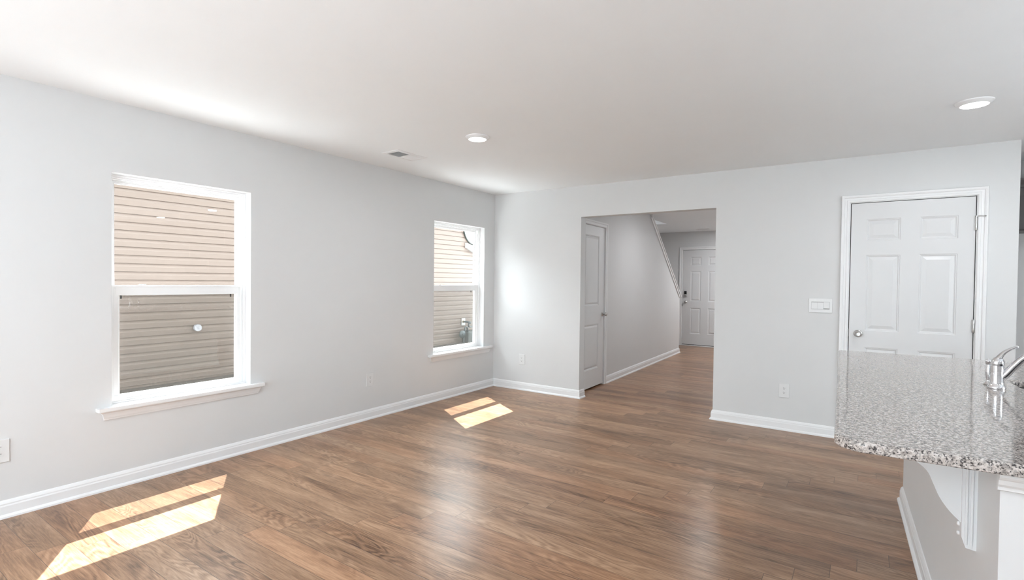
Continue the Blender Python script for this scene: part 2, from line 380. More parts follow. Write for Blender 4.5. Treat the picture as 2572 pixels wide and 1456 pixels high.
# stairwell shaft above the hall ceiling
bm = bmesh.new()
box(bm, (-.1, 4.25, HC+.28), (.98, 4.37, 4.9)); box(bm, (.86, 2.63, HC+.28), (.98, 4.25, 4.9)); box(bm, (-.1, 2.63, HC+.28), (.86, 2.75, 4.9)); box(bm, (-.1, 2.63, HC+.28), (0, 4.37, 4.9)); box(bm, (-.1, 2.63, 4.9), (.98, 4.37, 5.0))
struct('wall_stairwell', bm, 'wall_paint')
# upper storey and roof of this house (they shade the gap between the houses)
bm = bmesh.new(); box(bm, (-.25, -9.85, HC+.2801), (-.15, 6.2, 5.3)); box(bm, (-.25, -9.85, HC+.2801), (7.85, -9.75, 5.3)); box(bm, (7.75, -9.85, HC+.2801), (7.85, 6.2, 5.3)); box(bm, (-.25, 6.1, HC+.2801), (7.85, 6.2, 5.3)); struct('wall_upper_storey', bm, 'siding_vinyl')
bm = bmesh.new(); box(bm, (-.55, -10.2, 5.3), (8.15, 6.5, 5.45)); struct('roof', bm, 'shingle')

# ---------------------------------------------------------------- baseboards
BB = [(0, 0), (.027, 0), (.026, .010), (.020, .018), (.015, .021), (.015, .064), (.012, .072), (.012, .078), (.007, .089), (.004, .094), (0, .096)]
def baseboard(name, path, flip=False):
    bm = bmesh.new(); sweep(bm, path, BB); return struct(name, bm, 'trim_paint')
# paths run so that the room lies to their left
baseboard('baseboard_left', [(0, 0), (0, -9.6)])
baseboard('baseboard_far_left', [(1.228, .12), (1.228, 0), (0, 0)])
baseboard('baseboard_far_middle', [(3.735, 0), (2.703, 0), (2.703, .12)])
baseboard('baseboard_far_right', [(4.868, .9), (4.868, 0), (4.705, 0)])
q0, q1 = hall((1.005, 0, 0)), hall((4.70, 0, 0)); q2 = hall((4.70, 0, -.115))
baseboard('baseboard_hall', [q2[:2], q1[:2], q0[:2]])
baseboard('baseboard_foyer', [(.605, 5.96), (0, 5.96)])
baseboard('baseboard_foyer_right', [(2.74, 5.96), (1.665, 5.96)])
baseboard('baseboard_hall_right', [(2.74, .12), (2.74, 5.96)])

# ---------------------------------------------------------------- windows
def rect(y0, y1, z0, z1): return [(y0, z0), (y0, z1), (y1, z1), (y1, z0)]   # room side: interior of the loop on the right
def rprof(w, h0, h1, steps=()):
    """frame member lying inside the rectangle: (negative offset = inwards)"""
    p = [(0, h0), (0, h1)]
    for a, h in steps: p.append((-a, h))
    last = steps[-1][1] if steps else h1
    p += [(-w, last), (-w, h0)]
    return p
def window(n, win):
    y0, y1, z0, z1 = win
    w = empty('window_%d' % n, (0, (y0+y1)/2, z0), kind='structure')
    bm = bmesh.new()                        # outer frame
    sweep(bm, rect(y0, y1, z0, z1), rprof(.030, -.150, -.072, [(.010, -.072), (.012, -.080), (.022, -.080), (.024, -.088)]), left, True)
    link('window_frame', bm, 'vinyl', w)
    zm = 1.252                              # meeting height
    bm = bmesh.new()                        # upper sash, set to the outside
    sweep(bm, rect(y0+.028, y1-.028, zm-.022, z1-.028), rprof(.026, -.138, -.112, [(.008, -.112), (.010, -.117), (.020, -.117), (.022, -.121)]), left, True)
    box(bm, (-.138, y0+.03, zm-.022), (-.112, y1-.03, zm+.036))
    us = link('upper_sash', bm, 'vinyl', w)
    bm = bmesh.new(); box(bm, (-.128, y0+.05, zm+.02), (-.124, y1-.05, z1-.050)); link('glass', bm, 'glass', us)
    bm = bmesh.new()                        # lower sash, set to the inside
    sweep(bm, rect(y0+.024, y1-.024, z0+.002, zm+.036), rprof(.048, -.108, -.078, [(.012, -.078), (.014, -.083), (.038, -.083), (.044, -.090)]), left, True)
    box(bm, (-.106, y0+.05, zm-.030), (-.081, y1-.05, zm+.030))
    box(bm, (-.1065, y0+.0245, z0+.0035), (-.0795, y1-.0245, z0+.046))
    ls = link('lower_sash', bm, 'vinyl', w)
    bm = bmesh.new(); box(bm, (-.098, y0+.065, z0+.038), (-.094, y1-.065, zm-.022)); link('glass', bm, 'glass', ls)
    bm = bmesh.new()                        # lift lip along the bottom rail
    box(bm, (-.080, y0+.1, z0+.016), (-.070, y1-.1, z0+.022), bev=.002); link('lift_rail', bm, 'vinyl', ls)
    bm = bmesh.new(); yl = y0+.20
    lathe(bm, [(.0, .0), (.014, .0), (.014, .002), (.009, .004), (0, .004)], (-.094, yl, zm+.036), (0, 0, 1), 18)
    box(bm, (-.100, yl-.018, zm+.0385), (-.084, yl+.022, zm+.043), bev=.001); link('sash_lock', bm, 'nickel', ls, True)
    bm = bmesh.new()                        # insect screen outside the lower half
    box(bm, (-.1465, y0+.03, z0+.03), (-.146, y1-.03, zm+.0)); link('insect_screen', bm, 'screen', w)
    for k, yy in enumerate((y0+.0965, y1-.080)):
        bm = bmesh.new(); box(bm, (-.1450, yy-.004, zm-.055), (-.1400, yy+.004, zm-.030)); link('screen_tab', bm, 'lock_black', w)
    # stool with horns and the apron below it
    bm = bmesh.new(); a, b = y0-.083, y1+.098
    if n == 2: b = -.066
    prism(bm, [(-.150, y0), (0, y0), (0, a), (.040, a), (.046, a+.006), (.046, b-.006), (.040, b), (0, b), (0, y1), (-.150, y1)], z0-.022, z0, ident)
    link('window_stool', bm, 'trim_paint', w)
    bm = bmesh.new(); lv = [(0, .036, z0-.022), (.004, .033, z0-.030), (.014, .024, z0-.036), (.020, .019, z0-.050), (.024, .015, z0-.066), (.028, .012, z0-.072), (.028, .010, z0-.080)]
    rg = []
    for ins, dx, z in lv:
        rg.append([bm.verts.new((0, a+.012+ins, z)), bm.verts.new((dx, a+.012+ins, z)), bm.verts.new((dx, b-.012-ins, z)), bm.verts.new((0, b-.012-ins, z))])
    for A, B in zip(rg, rg[1:]):
        for j in range(4): bm.faces.new([A[j], A[(j+1) % 4], B[(j+1) % 4], B[j]])
    bm.faces.new(rg[0]); bm.faces.new(rg[-1]); link('window_apron', bm, 'trim_paint', w)
window(1, WIN[0]); window(2, WIN[1])
# unseen glazed openings added to bring more daylight into the room
def plain_window(name, f, u0, u1, v0, v1, mull):
    w = empty(name, f(((u0+u1)/2, v0, 0)), kind='structure')
    bm = bmesh.new()
    sweep(bm, [(u0, v0), (u0, v1), (u1, v1), (u1, v0)], rprof(.05, -.11, -.04), f, True)
    for m_ in mull: box(bm, (m_-.035, v0+.04, -.105), (m_+.035, v1-.04, -.045), f)
    link('window_frame', bm, 'vinyl', w)
    bm = bmesh.new(); box(bm, (u0+.04, v0+.04, -.078), (u1-.04, v1-.04, -.072), f); link('glass', bm, 'glass', w)
plain_window('window_added_left', left, -8.7, -6.9, 0, 2.15, [-7.8])
plain_window('window_4', lambda p: (7.6-p[2], p[0], p[1]), -3.6, -2.0, 1.05, 2.1, [-2.8])
rearf = lambda p: (p[0], -9.6+p[2], p[1])
plain_window('window_3', rearf, .9, 2.7, .55, 2.1, [1.8])

# ---------------------------------------------------------------- doors
CAS = lambda w: [(0, 0), (0, .012), (.004, .015), (w*.30, .015), (w*.34, .011), (w*.60, .013), (w*.64, .018), (w*.78, .021), (w*.97, .021), (w, .018), (w, 0)]
def casing(name, f, u0, u1, v1, w, parent):
    """casing around a door opening; offset grows away from the opening"""
    bm = bmesh.new(); sweep(bm, [(u0, 0), (u0, v1), (u1, v1), (u1, 0)], CAS(w), f); return link(name, bm, 'trim_paint', parent)
def slab(name, f, u0, u1, v0, v1, panels, h, parent, th=.035, inset=.05):
    """moulded panel door leaf; face at height h out of the wall"""
    us = sorted({u0, u1, *[q for p in panels for q in p[:2]]}); vs = sorted({v0, v1, *[q for p in panels for q in p[2:]]})
    bm = bmesh.new(); V = lambda u, v, k: bm.verts.new(Vector(f((u, v, k))))
    for i in range(len(us)-1):
        for j in range(len(vs)-1):
            if any(p[0]-1e-6 <= us[i] and us[i+1] <= p[1]+1e-6 and p[2]-1e-6 <= vs[j] and vs[j+1] <= p[3]+1e-6 for p in panels): continue
            bm.faces.new([V(us[i], vs[j], h), V(us[i+1], vs[j], h), V(us[i+1], vs[j+1], h), V(us[i], vs[j+1], h)])
    for (a, b, c, d) in panels:
        prev = None
        for ins, dep in ((0, 0), (.004, -.003), (.010, -.0035), (.014, -.009), (.020, -.010), (inset, -.0025)):
            cur = [V(a+ins, c+ins, h+dep), V(b-ins, c+ins, h+dep), V(b-ins, d-ins, h+dep), V(a+ins, d-ins, h+dep)]
            if prev:
                for k in range(4): bm.faces.new([prev[k], prev[(k+1) % 4], cur[(k+1) % 4], cur[k]])
            prev = cur
        bm.faces.new(prev)
    B = [(u0, v0), (u1, v0), (u1, v1), (u0, v1)]
    for k in range(4):
        p, q = B[k], B[(k+1) % 4]; bm.faces.new([V(*p, h), V(*q, h), V(*q, h-th), V(*p, h-th)])
    bm.faces.new([V(*p, h-th) for p in B])
    return link(name, bm, 'door_paint', parent)
def axis_of(f):
    o = Vector(f((0, 0, 0))); return (Vector(f((0, 0, 1)))-o).normalized(), (Vector(f((1, 0, 0)))-o).normalized()
def knob(f, u, v, h, parent, name='door_knob'):
    n, _ = axis_of(f); bm = bmesh.new()
    lathe(bm, [(0, 0), (.031, 0), (.032, .004), (.028, .008), (.020, .010), (.013, .012), (.012, .026), (.016, .034), (.024, .040), (.0265, .050), (.024, .060), (.016, .066), (.011, .0655), (.010, .0675), (0, .0675)], f((u, v, h)), n, 40)
    return link(name, bm, 'nickel', parent, True)
def hinge(f, u, v, h, parent, stop=False):
    bm = bmesh.new()
    lathe(bm, [(0, -.051), (.005, -.051), (.0068, -.048), (.0068, -.018), (.0058, -.017), (.0068, -.016), (.0068, .016), (.0058, .017), (.0068, .018), (.0068, .048), (.005, .053), (0, .054)], f((u, v, h+.004)), (0, 0, 1), 14)
    box(bm, (u-.012, v-.05, h-.004), (u-.004, v+.05, h+.001), f)
    o = link('hinge', bm, 'nickel', parent, True)
    if stop:
        bm = bmesh.new(); a = Vector(f((u, v+.058, h+.006))); 
        lathe(bm, [(0, -.006), (.010, -.006), (.010, .004), (0, .004)], a, (0, 0, 1), 16)
        tube(bm, [a, Vector(f((u+.022, v+.058, h+.020))), Vector(f((u+.044, v+.055, h+.024)))], [.004, .004, .003], 10)
        lathe(bm, [(0, 0), (.006, 0), (.007, .004), (.006, .01), (0, .01)], f((u+.044, v+.055, h+.022)), Vector(f((u+.050, v+.055, h+.030)))-Vector(f((u+.044, v+.055, h+.022))), 12)
        link('hinge_stop', bm, 'nickel', o, True)
    return o

# door to the closet in the far wall
d1 = empty('door_1', (4.22, 0, 0), kind='structure')
PAN6 = lambda a, b, c, d: [(a, b, 1.722, 1.905), (c, d, 1.722, 1.905), (a, b, .957, 1.601), (c, d, .957, 1.601), (a, b, .262, .815), (c, d, .262, .815)]
slab('door_slab', far, 3.8175, 4.6235, .015, 2.043, PAN6(3.928, 4.160, 4.285, 4.522), -.004, d1, inset=.046)
bm = bmesh.new()                            # jamb and stop
for (a, b) in ((3.800, 3.812), (4.629, 4.643)): box(bm, (a, 0, -.12), (b, 2.048, .0), far)
box(bm, (3.800, 2.048, -.12), (4.643, 2.060, .0), far)
link('door_jamb', bm, 'trim_paint', d1)
bm = bmesh.new()
for (a, b) in ((3.812, 3.830), (4.611, 4.629)): box(bm, (a, 0, -.060), (b, 2.048, -.041), far)
box(bm, (3.812, 2.03, -.060), (4.629, 2.048, -.041), far)
link('door_stop', bm, 'gap_dark', d1)
casing('door_casing', far, 3.806, 4.635, 2.053, .060, d1)
knob(far, 3.883, .929, -.004, d1)
bm = bmesh.new(); box(bm, (3.806, .90, -.022), (3.8135, .965, .0015), far, .0005); link('strike_plate', bm, 'nickel', d1)
hinge(far, 4.627, 1.830, .001, d1, True); hinge(far, 4.627, 1.035, .001, d1); hinge(far, 4.627, .23, .001, d1)

# narrow closet door in the hall wall
d2 = empty('door_2', hall((.57, 0, 0)), kind='structure')
slab('door_slab', hall, .197, .945, .022, 2.048, [(.330, .775, 1.048, 1.927), (.330, .775, .246, .812)], -.004, d2, inset=.040)
bm = bmesh.new(); box(bm, (.19, 0, -.11), (.195, 2.055, 0), hall); box(bm, (.949, 0, -.11), (.955, 2.055, 0), hall); box(bm, (.19, 2.052, -.11), (.955, 2.065, 0), hall); link('door_jamb', bm, 'trim_paint', d2)
casing('door_casing', hall, .193, .952, 2.056, .055, d2)
knob(hall, .895, .929, -.004, d2)

# entrance door at the end of the hall
ff = lambda p: (p[0], 5.96-p[2], p[1])
d3 = empty('door_3', (1.135, 5.96, 0), kind='structure')
slab('door_slab', ff, .682, 1.588, .030, 2.048, PAN6(.842, 1.062, 1.208, 1.428), -.006, d3, inset=.044)
bm = bmesh.new()
for (a, b) in ((.665, .678), (1.592, 1.605)): box(bm, (a, 0, -.14), (b, 2.053, 0), ff)
box(bm, (.665, 2.053, -.14), (1.605, 2.065, 0), ff); link('door_jamb', bm, 'trim_paint', d3)
bm = bmesh.new(); box(bm, (.678, 0, -.15), (1.592, .018, .02), ff, .003); link('door_threshold', bm, 'trim_paint', d3)
bm = bmesh.new(); box(bm, (.678, .018, -.13), (1.592, .028, -.02), ff); link('door_sweep', bm, 'gap_dark', d3)
bm = bmesh.new(); box(bm, (.678, .018, -.075), (.695, 2.053, -.045), ff); box(bm, (1.575, .018, -.075), (1.592, 2.053, -.045), ff); box(bm, (.678, 2.035, -.075), (1.592, 2.053, -.045), ff); link('door_stop', bm, 'gap_dark', d3)  # dark strips added to stop light leaking round the slab
casing('door_casing', ff, .672, 1.598, 2.058, .062, d3)
knob(ff, .745, .938, -.006, d3)
bm = bmesh.new(); box(bm, (.715, 1.055, -.006), (.777, 1.175, .018), ff, .006); lk = link('keypad_lock', bm, 'nickel', d3)
bm = bmesh.new(); box(bm, (.719, 1.105, .017), (.773, 1.172, .022), ff, .002); link('keypad', bm, 'lock_black', lk)
bm = bmesh.new(); lathe(bm, [(0, 0), (.019, 0), (.021, .004), (.019, .012), (.012, .015), (0, .015)], ff((.746, 1.082, .018)), (0, -1, 0), 24); link('lock_cylinder', bm, 'nickel', lk, True)

# ---------------------------------------------------------------- outlets, switch
def outlet(f, u, v, label, group='electrical outlets low on the walls'):
    n, ux = axis_of(f); e = empty('wall_outlet', f((u, v, 0)), label, 'outlet', None)
    bm = bmesh.new(); box(bm, (u-.0425, v-.0640, 0), (u+.0425, v+.0640, .0065), f, .0028); link('cover_plate', bm, 'plate_plastic', e)
    for s in (-1, 1):
        vc = v+s*.0195; bm = bmesh.new(); pts = []
        for k in range(28):
            t = 2*PI*k/28; pts.append((u+.0172*math.cos(t), vc+max(-.0138, min(.0138, .0172*math.sin(t)))))
        prism(bm, pts, .0062, .0082, f); r = link('receptacle', bm, 'plate_plastic', e)
        bm = bmesh.new(); box(bm, (u-.0075, vc+.0005, .0078), (u-.0053, vc+.0090, .0086), f); box(bm, (u+.0053, vc+.0015, .0078), (u+.0075, vc+.0080, .0086), f)
        lathe(bm, [(0, 0), (.0030, 0), (.0030, .0008), (0, .0008)], f((u, vc-.0065, .0078)), n, 12); link('socket_hole', bm, 'slot_dark', r)
    bm = bmesh.new(); lathe(bm, [(0, 0), (.0028, 0), (.002, .001), (0, .001)], f((u, v, .0064)), n, 12); link('screw', bm, 'plate_plastic', e)
    return e
outlet(left, -4.587, .373, 'white duplex outlet cut off by the left edge, left of the large window')
outlet(left, -2.008, .381, 'white duplex outlet on the window wall between the two windows')
outlet(far, .440, .378, 'white duplex outlet by the room corner, left of the hallway opening')
outlet(far, 3.329, .365, 'white duplex outlet on the far wall below the light switch')
sw = empty('light_switch', far((3.602, 1.158, 0)), 'white triple rocker light switch plate on the far wall left of the panelled door', 'light switch')
bm = bmesh.new(); box(bm, (3.512, 1.0955, 0), (3.692, 1.2205, .007), far, .003); link('cover_plate', bm, 'plate_plastic', sw)
for k in range(3):
    u = 3.602+(k-1)*.046; bm = bmesh.new(); t = .006 if k < 2 else -.004
    vs = [(u-.0225, 1.128, .007+max(t, 0)), (u+.0225, 1.128, .007+max(t, 0)), (u+.0225, 1.190, .007+max(-t, 0)), (u-.0225, 1.190, .007+max(-t, 0))]
    a = [bm.verts.new(far(v)) for v in vs]; b = [bm.verts.new(far((v[0], v[1], .004))) for v in vs]
    bm.faces.new(a); bm.faces.new(b)
    for j in range(4): bm.faces.new([a[j], a[(j+1) % 4], b[(j+1) % 4], b[j]])
    link('rocker', bm, 'plate_plastic', sw)
bm = bmesh.new(); box(bm, (3.532, 1.126, .0068), (3.672, 1.192, .0074), far); link('rocker_gap_shade', bm, 'gap_shade_grey', sw)  # grey patch paints in the shade of the gaps round the rockers

# ---------------------------------------------------------------- ceiling lamps and registers
def downlight(x, y, label, mul=1.0, z=HC):
    e = empty('ceiling_light', (x, y, z), label, 'ceiling light', 'round recessed ceiling lights')
    bm = bmesh.new(); lathe(bm, [(.0915, 0), (.0905, -.006), (.083, -.012), (.072, -.020), (.068, -.022), (.064, -.018), (.064, 0)], (x, y, z), (0, 0, 1), 56); link('trim_ring', bm, 'trim_paint', e, True)
    bm = bmesh.new(); lathe(bm, [(.0655, -.020), (.060, -.0235), (.045, -.027), (.022, -.029), (0, -.0295)], (x, y, z), (0, 0, 1), 48); link('lens', bm, 'lens', e, True)
    ld = bpy.data.lights.new('lamp', 'AREA'); ld.shape = 'DISK'; ld.size = .12; ld.energy = LAMP_W*mul; ld.color = (.96, .98, 1)
    lo = bpy.data.objects.new('lamp', ld); COL.objects.link(lo); lo.location = (x, y, z-.034); lo.parent = e; lo.matrix_parent_inverse = parent_world(e).inverted()
    return e
downlight(1.455, -2.215, 'lit round white ceiling light in the middle of the ceiling, beyond the air vent')
downlight(4.440, -1.230, 'lit round white ceiling light at upper right above the panelled door')
for x, y in ((1.455, -6.4), (4.44, -4.9), (6.3, -1.23), (6.3, -4.9)):
    downlight(x, y, 'lit round white ceiling light behind the viewer or over the kitchen')
downlight(2.15, 4.9, 'unseen round white ceiling light added over the entrance end of the hallway', 3.2)  # unseen lamp added to brighten the hallway
downlight(2.25, 1.9, 'unseen round white ceiling light added over the near end of the hallway', 1.7)  # second unseen lamp added for hallway brightness
ul = bpy.data.lights.new('stairwell_fill', 'AREA'); ul.size = .5; ul.energy = 16; uo = bpy.data.objects.new('stairwell_fill', ul); COL.objects.link(uo); uo.location = (.43, 3.4, 4.85)  # unseen area light added to brighten the stairwell shaft

def register(x0, x1, y0, y1, label, flip=False, z=HC, long_y=True):
    e = empty('air_vent', ((x0+x1)/2, (y0+y1)/2, z), label, 'air vent')
    f = lambda p: (p[0], p[1], z-p[2])
    bm = bmesh.new(); fw = .032
    sweep(bm, [(x0, y0), (x0, y1), (x1, y1), (x1, y0)], [(0, 0), (0, .003), (-.004, .006), (-fw, .009), (-fw, 0)], f, True)
    link('vent_frame', bm, 'trim_paint', e)
    bm = bmesh.new(); box(bm, (x0+fw-.002, y0+fw-.002, .0002), (x1-fw+.002, y1-fw+.002, .001), f); link('vent_back', bm, 'gap_dark', e)
    ym = (y0+y1)/2; bm = bmesh.new(); box(bm, (x0+fw, ym-.004, .001), (x1-fw, ym+.004, .009), f)
    link('vent_divider', bm, 'trim_paint', e)
    for half in (0, 1):
        a, b = (y0+fw, ym-.004) if half == 0 else (ym+.004, y1-fw); bm = bmesh.new(); n = 11; s = -1 if half == 0 else 1
        for k in range(n):
            yc = a+(b-a)*(k+.5)/n; w = (b-a)/n*.46
            q = [(x0+fw, yc-w, .0045-s*.0035), (x1-fw, yc-w, .0045-s*.0035), (x1-fw, yc+w, .0045+s*.0035), (x0+fw, yc+w, .0045+s*.0035)]
            A = [bm.verts.new(f(p)) for p in q]; B = [bm.verts.new(f((p[0], p[1], p[2]+.0012))) for p in q]
            bm.faces.new(A); bm.faces.new(B)
            for j in range(4): bm.faces.new([A[j], A[(j+1) % 4], B[(j+1) % 4], B[j]])
        link('louvers', bm, 'trim_paint', e)
    return e
register(.445, .652, -2.272, -1.920, 'white rectangular ceiling air vent near the window wall, left of the ceiling light')
register(1.075, 1.335, 5.42, 5.57, 'small white ceiling vent in the hallway above the entrance door')

# ---------------------------------------------------------------- kitchen edge at the far right
cb = empty('wall_cabinet', (5.4, .56, 1.81), 'dark grey upper cabinet glimpsed past the wall end at the right edge', 'cabinet')
bm = bmesh.new(); box(bm, (4.868, .58, 1.81), (5.8, .90, 2.21)); link('cabinet_body', bm, 'cabinet_grey', cb)
for a, b in ((4.875, 5.33), (5.34, 5.79)):
    slab_bm = bmesh.new(); f = lambda p: (p[0], .58-p[2], p[1])
    box(slab_bm, (a, 1.82, 0), (b, 2.16, .018), f, .002); sweep(slab_bm, [(a+.004, 1.824), (a+.004, 2.156), (b-.004, 2.156), (b-.004, 1.824)], rprof(.055, .018, .024), f, True)
    link('cabinet_door', slab_bm, 'cabinet_grey', cb)
bm = bmesh.new(); sweep(bm, [(4.868, .58), (5.8, .58)], [(0, 2.17), (0, 2.24), (-.05, 2.24), (-.045, 2.225), (-.02, 2.19), (-.018, 2.17)]); link('cabinet_crown', bm, 'cabinet_grey', cb)

# ---------------------------------------------------------------- kitchen island
TH = .0309; CT, ST = math.cos(TH), math.sin(TH); IO = Vector((3.784, -1.289))
def isl(p): return (IO.x+p[0]*CT-p[1]*ST, IO.y+p[0]*ST+p[1]*CT, p[2])
# island frame: u to the right, v towards the far wall (0 at the back edge), z up
def counter():
    e = empty('countertop', isl((.6, -1.2, .884)), 'polished grey and black speckled granite countertop on the white island', 'countertop')
    r = .075; U1, V0 = 1.34, -2.338
    out = []
    def arc(cx, cy, rad, a0, a1, n=8): return [(cx+rad*math.cos(a0+(a1-a0)*k/n), cy+rad*math.sin(a0+(a1-a0)*k/n)) for k in range(n+1)]
    out += arc(.03, -.03, .03, PI, PI/2); out += arc(U1-.03, -.03, .03, PI/2, 0); out += arc(U1-r, V0+r, r, 0, -PI/2); out += arc(r, V0+r, r, -PI/2, -PI)
    def rr(u0, u1, v0, v1, rad):
        return arc(u0+rad, v1-rad, rad, PI, PI/2, 6)+arc(u1-rad, v1-rad, rad, PI/2, 0, 6)+arc(u1-rad, v0+rad, rad, 0, -PI/2, 6)+arc(u0+rad, v0+rad, rad, -PI/2, -PI, 6)
    holes = [rr(.668, 1.06, -1.06, -.800, .05), rr(.668, 1.06, -1.500, -1.145, .06)]
    def loops(ins, z):
        res = []
        for k, lp in enumerate([out]+holes):
            n = len(lp); P = [Vector(q) for q in lp]; ring = []
            for i in range(n):
                d = (P[(i+1) % n]-P[i-1]).normalized(); nr = Vector((d.y, -d.x))       # loops run clockwise: interior on the right
                q = P[i]+nr*ins*(1 if k == 0 else -1); ring.append((q.x, q.y, z))
            res.append(ring)
        return res
    bm = bmesh.new(); lev = [(.003, .884), (0, .887), (0, .903), (.002, .9085), (.0065, .9125), (.011, .914)]; V = []
    for ins, z in lev: V.append([[bm.verts.new(isl(q)) for q in ring] for ring in loops(ins, z)])
    for A, B in zip(V, V[1:]):
        for ra, rb in zip(A, B):
            for j in range(len(ra)): bm.faces.new([ra[j], ra[(j+1) % len(ra)], rb[(j+1) % len(ra)], rb[j]])
    for ring in (V[0], V[-1]):
        es = []
        for rg in ring:
            for j in range(len(rg)):
                ed = bm.edges.get((rg[j], rg[(j+1) % len(rg)])); es.append(ed)
        bmesh.ops.triangle_fill(bm, use_beauty=True, use_dissolve=True, edges=es)
    o = link('granite_slab', bm, 'granite', e)
    for k, (u0, u1, v0, v1) in enumerate([(.668, 1.06, -1.06, -.800), (.668, 1.06, -1.500, -1.145)]):
        bm = bmesh.new()
        rim = rr(u0-.006, u1+.006, v0-.006, v1+.006, .06); bot = rr(u0+.02, u1-.02, v0+.02, v1-.02, .05)
        a = [bm.verts.new(isl((*q, .883))) for q in rim]; b = [bm.verts.new(isl((*q, .71))) for q in bot]; a2 = [bm.verts.new(isl((q[0], q[1], .72))) for q in rim]
        n = len(a)
        for j in range(n): bm.faces.new([a[j], a[(j+1) % n], a2[(j+1) % n], a2[j]]); bm.faces.new([a2[j], a2[(j+1) % n], b[(j+1) % n], b[j]])
        bm.faces.new(b); s_ = link('sink_bowl', bm, 'steel', sink, True)
    return e
sink = empty('kitchen_sink', isl((.86, -1.15, .71)), 'stainless steel sink set under the granite at the right edge', 'sink')
counter()
isd = empty('kitchen_island', isl((.7, -1.2, 0)), 'white island base with baseboard under the granite overhang', 'kitchen island')
bm = bmesh.new(); box(bm, (.357, -2.285, 0), (.47, -.045, .8838), isl); box(bm, (.47, -.16, 0), (1.3, -.045, .8838), isl); box(bm, (.47, -2.285, 0), (1.3, -2.2, .8838), isl); box(bm, (1.2, -2.2, 0), (1.3, -.16, .8838), isl); link('island_body', bm, 'island_paint', isd)
bm = bmesh.new(); sweep(bm, [(1.3, -2.285), (.357, -2.285), (.357, -.045), (1.3, -.045)], BB, isl); link('baseboard', bm, 'trim_paint', isd)
bm = bmesh.new()
sweep(bm, [(1.3, -2.285), (.350, -2.285)], [(0, .8838), (.030, .8838), (.030, .872), (.026, .866), (.020, .862), (.018, .850), (.012, .843), (.012, .835), (.006, .832), (0, .832)], isl); link('top_moulding', bm, 'trim_paint', isd)
# corbel under the overhang
cor = empty('corbel', isl((.357, -1.99, .575)), 'white curved corbel bracket holding up the granite overhang', 'bracket')
vb = -2.03
bm = bmesh.new(); pr = []
C = [(.357-.034, .640), (.296, .668), (.272, .705), (.256, .745), (.240, .780), (.205, .808), (.165, .826), (.135, .842), (.118, .862), (.112, .8838)]
P = [Vector(c) for c in C]; curve = []
for i in range(len(P)-1):
    p0, p1, p2, p3 = P[max(i-1, 0)], P[i], P[i+1], P[min(i+2, len(P)-1)]
    for k in range(4):
        t = k/4; q = .5*((2*p1)+(-p0+p2)*t+(2*p0-5*p1+4*p2-p3)*t*t+(-p0+3*p1-3*p2+p3)*t**3); curve.append((q.x, q.y))
curve.append(C[-1]); poly = curve+[(.3235, .8838), (.3235, .640)][:1]
prism(bm, poly, vb, vb+.045, lambda p: isl((p[0], p[2], p[1]))); link('bracket_arm', bm, 'island_paint', cor)
bm = bmesh.new()                            # moulded back plate with two side beads
zp0, zp1 = .572, .8838
prism(bm, [(.323, zp0+.030), (.333, zp0), (.357, zp0-.004), (.357, zp1), (.323, zp1)], vb-.014, vb+.059, lambda p: isl((p[0], p[2], p[1])))
for du in (.330, .342): box(bm, (du, vb-.018, zp0+.01), (du+.006, vb-.013, zp1), isl, .0015)
link('back_plate', bm, 'island_paint', cor)
for z in (.628, .600):
    bm = bmesh.new(); lathe(bm, [(0, 0), (.007, 0), (.006, .004), (.003, .006), (0, .006)], isl((.323, vb+.022, z)), (-CT, -ST, 0), 16); link('screw_cap', bm, 'trim_paint', cor, True)

# ---------------------------------------------------------------- faucet and side sprayer
fx, fy = 4.389, -2.378
fa = empty('faucet', (fx, fy, .914), 'chrome single-lever kitchen faucet on the granite at the right edge', 'faucet')
bm = bmesh.new(); lathe(bm, [(0, 0), (.0300, 0), (.0310, .004), (.0295, .010), (.0260, .017), (.0235, .024), (.0225, .030), (.0222, .070), (.0217, .0705), (.0217, .0725), (.0222, .073), (.0222, .098), (0, .098)], (fx, fy, .914), (0, 0, 1), 48); link('faucet_body', bm, 'chrome', fa, True)
SD = Vector((.985, -.05, 0)).normalized()   # spout direction: over the bowls
bm = bmesh.new(); lathe(bm, [(0, 0), (.0215, 0), (.0225, .003), (.0225, .012), (.0205, .021), (.0155, .029), (.009, .033), (0, .035)], (fx, fy, 1.0135), (.10, 0, 1), 40)
b0 = Vector((fx, fy, 1.022)); up = Vector((0, 0, 1))
tube(bm, [b0-SD*.006+up*.004, b0+SD*.004+up*.022, b0+SD*.018+up*.044, b0+SD*.038+up*.062, b0+SD*.060+up*.074], [.0185, .0165, .0110, .0082, .0078], 20, .70)
lathe(bm, [(0, 0), (.0070, .0), (.0074, .003), (.005, .006), (0, .007)], b0+SD*.057+up*.0725, SD+up*.5, 16)
link('lever_handle', bm, 'chrome', fa, True)
bm = bmesh.new(); s0 = Vector((fx, fy, .952))
tube(bm, [s0+SD*.004, s0+SD*.024+up*.022, s0+SD*.050+up*.062, s0+SD*.080+up*.100, s0+SD*.125+up*.130, s0+SD*.175+up*.130, s0+SD*.205+up*.100], [.0175, .0150, .0135, .013, .0125, .012, .012], 24)
link('spout', bm, 'chrome', fa, True)
sx, sy = 4.3765, -2.285
sp = empty('side_sprayer', (sx, sy, .914), 'slim chrome side sprayer standing just behind the faucet', 'sprayer')
bm = bmesh.new(); lathe(bm, [(0, 0), (.0165, 0), (.0175, .003), (.014, .008), (.009, .014), (.008, .020), (0, .020)], (sx, sy, .914), (0, 0, 1), 32); link('sprayer_base', bm, 'chrome', sp, True)
bm = bmesh.new(); lathe(bm, [(0, .016), (.0070, .016), (.0085, .030), (.0115, .045), (.0120, .062), (.0095, .080), (.0085, .088), (0, .090)], (sx, sy, .914), (0, 0, 1), 32)
